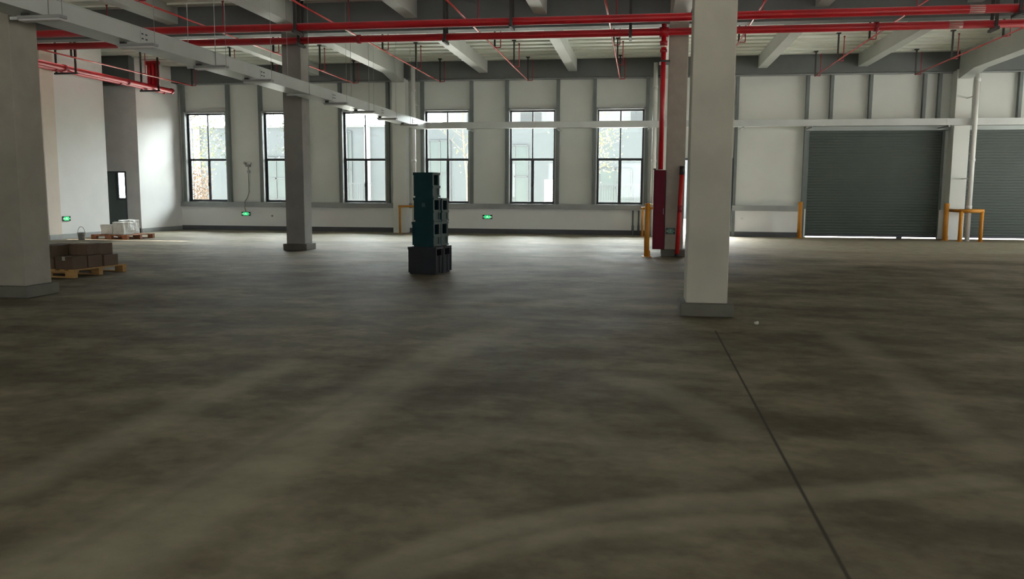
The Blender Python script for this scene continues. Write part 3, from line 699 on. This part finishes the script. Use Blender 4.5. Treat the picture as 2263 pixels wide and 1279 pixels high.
for u, v, w, d, h, l in ((-.20, -.28, .42, .46, .30, 'left one at the front, lowest'), (.25, -.30, .42, .46, .38, 'front one at the right'), (.02, .24, .44, .46, .43, 'rear one, tallest')):
    c = on(P2, u, v, .144); t = empty('wrapped_pack', c, 'white plastic wrapped pack on the red-brown pallet, '+l, 'pack', g)
    b = MB().box(c[0]-w/2, c[0]+w/2, c[1]-d/2, c[1]+d/2, .144, .144+h); bmesh.ops.subdivide_edges(b.b, edges=b.b.edges[:], cuts=4, use_grid_fill=True)
    for vv in b.b.verts:
        if vv.co.z > .16: vv.co += Vector((noise.noise(vv.co*5), noise.noise(vv.co*5+Vector((9, 0, 0))), .8*noise.noise(vv.co*4+Vector((0, 5, 0)))))*.045
    b.build('wrapped_body', M_wrap, t, bevel=.02)
    t.rotation_euler = (0, 0, PA)
t = empty('bucket', (-16.76, 22.8, 0), 'small grey bucket with raised wire handle standing before the left wall', 'bucket')
MB().lathe(-16.76, 22.8, [(.0, .002), (.085, .0), (.115, .21), (.122, .215), (.118, .23), (.108, .225), (.08, .02), (0, .02)], 22).build('pail', M_bucket, t)
MB().path([(-16.76+.118*math.cos(a), 22.8, .21+.19*math.sin(a)) for a in [i*math.pi/12 for i in range(13)]], .006, 6).build('handle', M_black, t)
MB().lathe(-16.76, 22.8, [(.104, .12), (.108, .165)], 22).build('label_band', M_lamp, t)
# bit of rubble on the floor
t = MB(); bmesh.ops.create_icosphere(t.b, subdivisions=2, radius=.028)
for v in t.b.verts: v.co = v.co*(1+.3*noise.noise(v.co*60)); v.co.z *= .7; v.co += Vector((1.35, 9.75, .018))
tag(t.build('concrete_crumb', M_scrap, org=(1.35, 9.75, 0)), 'small pale crumb lying on the floor right of the nearest pale column', 'debris')

# ================================================================== OUTSIDE
def facade():
    Y = 50
    t = empty('factory_building', (-10, Y, 0), 'grey blue clad factory building seen through the windows', 'building')
    MB().box(-28.6, 30, Y, Y+10, -.01, 5.55).build('wall', M_facade, t)
    box(-28.6, 30, Y-.12, Y, 5.45, 5.6).build('parapet_cap', M_facl, t)
    for x in (-16.85, -28.2): box(x-.16, x+.16, Y-.2, Y, 0, 5.45).build('downpipe', mat('white_downpipe_outside', (.5, .5, .5), .4), t)
    for x0, x1, z0, z1 in ((-18.4, -17.9, .5, 5.2), (-23.6, -22.2, 1.0, 3.6), (-8.4, -6.8, .6, 4.3), (-12.9, -11.6, .6, 4.6), (-2.5, -.6, .7, 2.9), (-14.9, -13.6, .6, 5.2)):
        f = MB(); n = 2; 
        for q in range(n+1): xx = x0+(x1-x0)*q/n; f.box(xx-.04, xx+.04, Y-.1, Y-.0, z0, z1)
        for zz in (z0, z0+(z1-z0)*.5, z1): f.box(x0, x1, Y-.1, Y, zz-.04, zz+.04)
        w = box(x0, x1, Y-.05, Y, z0, z1).build('window', M_facg, t); f.build('mullions', M_facf, w)
    for x0, x1, z0, z1 in ((-25.5, -24.0, 0, 5.45), (-10.2, -9.2, 0, 5.45), (-5.2, -4.6, 0, 5.45)): box(x0, x1, Y-.08, Y, z0, z1).build('pale_panel', M_facl, t)
    for x0, x1 in ((-18.0, -15.9), (-2.5, .2)):
        b = MB().box(x0, x1, Y-2.1, Y-2.04, 1.95, 2.0).box(x0, x1, Y-2.1, Y-2.04, 1.0, 1.05); n = int((x1-x0)/.14)
        for q in range(n+1): xx = x0+(x1-x0)*q/n; b.box(xx-.015, xx+.015, Y-2.09, Y-2.05, 1.0 if q % 5 else 0, 2.0)
        b.build('railing', M_facf, t)
    t2 = empty('white_building', (5, 64, 0), 'tall whitish building rising behind the grey factory', 'building')
    MB().box(-15.5, 40, 64, 76, -.01, 7.9).build('wall', M_facw, t2)
    for i in range(8):
        for z in (5.9,): 
            x = -13.5+i*4.2; w = box(x, x+1.6, 63.95, 64, z, z+1.7).build('window', M_facl, t2)
facade()
def tree(x, y, h, lean, leaves, m, lab, seed, spread=1.4, nb=9, lr=.06, grp='trees outside the windows', z_lo=.35, tr=.09):
    rnd = random.Random(seed)
    t = empty('tree', (x, y, 0), lab, 'tree', grp); b = MB(); tips = []
    P = [Vector((x, y, 0))]
    for i in range(6): P.append(P[-1]+Vector((lean+rnd.uniform(-.08, .08), rnd.uniform(-.08, .08), h/6)))
    for i in range(6): b.tube(P[i], P[i+1], tr*(1-i/7), 8, tr*(1-(i+1)/7))
    for k_ in range(nb):
        i = rnd.randint(max(1, int(6*z_lo)), 5); a = rnd.uniform(0, 6.28); p = P[i].lerp(P[i+1], rnd.random()); L = rnd.uniform(.5, 1)*spread; r = tr*.35
        d = Vector((math.cos(a), math.sin(a)*.6, rnd.uniform(.3, 1.1))).normalized()
        for s in range(4):
            q = p+d*L/4; b.tube(p, q, r, 6, r*.7); r *= .7; tips.append(q); p = q; d = (d+Vector((rnd.uniform(-.35, .35), rnd.uniform(-.3, .3), rnd.uniform(-.1, .3)))).normalized()
            if s > 0:
                e = p+Vector((rnd.uniform(-1, 1), rnd.uniform(-1, 1), rnd.uniform(0, 1))).normalized()*L*.35; b.tube(p, e, r*.6, 5, r*.25); tips.append(e)
    b.build('trunk', M_bark, t)
    if leaves:
        f = MB()
        for _ in range(leaves):
            c = rnd.choice(tips)+Vector((rnd.gauss(0, .22), rnd.gauss(0, .22), rnd.gauss(0, .22)))*spread/1.4
            u = Vector((rnd.uniform(-1, 1), rnd.uniform(-1, 1), rnd.uniform(-1, 1))).normalized(); w = u.orthogonal().normalized(); s = lr*rnd.uniform(.6, 1.4)
            v = [f.b.verts.new(c+q) for q in (u*s, w*s*.6, -u*s, -w*s*.6)]; f.b.faces.new(v)
        f.build('foliage', m, t)
tree(-21.9, 38, 6.5, .05, 1300, M_leafy, 'yellow green leafy tree seen through the left half of the first window', 3, 2.0, 14)
tree(-21.3, 41, 7.4, .02, 1500, M_leafd, 'grey green leafy tree seen through the right half of the first window', 5, 1.9, 14)
tree(-17.0, 40, 5.2, .03, 1100, M_leafd, 'bushy grey green tree seen through the second window', 8, 1.5, 12)
tree(-7.75, 37, 6.4, -.04, 60, M_leafy, 'bare branching tree seen through the fourth window', 12, 1.9, 10, z_lo=.4, tr=.06)
tree(-2.25, 36, 5.6, .04, 900, M_leafy, 'slender tree with yellowish leaves seen through the sixth window', 21, 1.7, 9, z_lo=.35, tr=.075)
h = empty('hedge', (-20.6, 34.8, 0), 'dry brown hedge seen low in the first window', 'hedge'); f = MB(); rnd = random.Random(4)
for _ in range(2600):
    c = Vector((rnd.uniform(-21.4, -19.3), rnd.uniform(34.5, 35.5), rnd.uniform(.2, 2.35)+.25*math.sin(_)));
    u = Vector((rnd.uniform(-1, 1), rnd.uniform(-1, 1), rnd.uniform(-1, 1))).normalized(); w = u.orthogonal().normalized(); s = .055
    f.b.faces.new([f.b.verts.new(c+q) for q in (u*s, w*s*.6, -u*s, -w*s*.6)])
f.build('foliage', M_leafb, h)
b = MB()
for i in range(14): x = -21.2+i*.14; b.tube((x, 35, 0), (x+rnd.uniform(-.2, .2), 35+rnd.uniform(-.2, .2), 2.2), .015, 5)
b.build('stems', M_bark, h)
t = empty('outdoor_unit', (-3.95, 36.0, 0), 'cream coloured upright casing outside the fifth window', 'outdoor unit')
box(-4.15, -3.65, 35.8, 36.2, 0, 2.05).build('casing', M_acwhite, t, bevel=.02)
b = MB()
for i in range(16): b.box(-4.05, -3.75, 35.785, 35.8, .3+i*.1, .34+i*.1)
b.build('grille', M_facl, t)

for o in list(COL.objects):
    if '_o' in o: del o['_o']
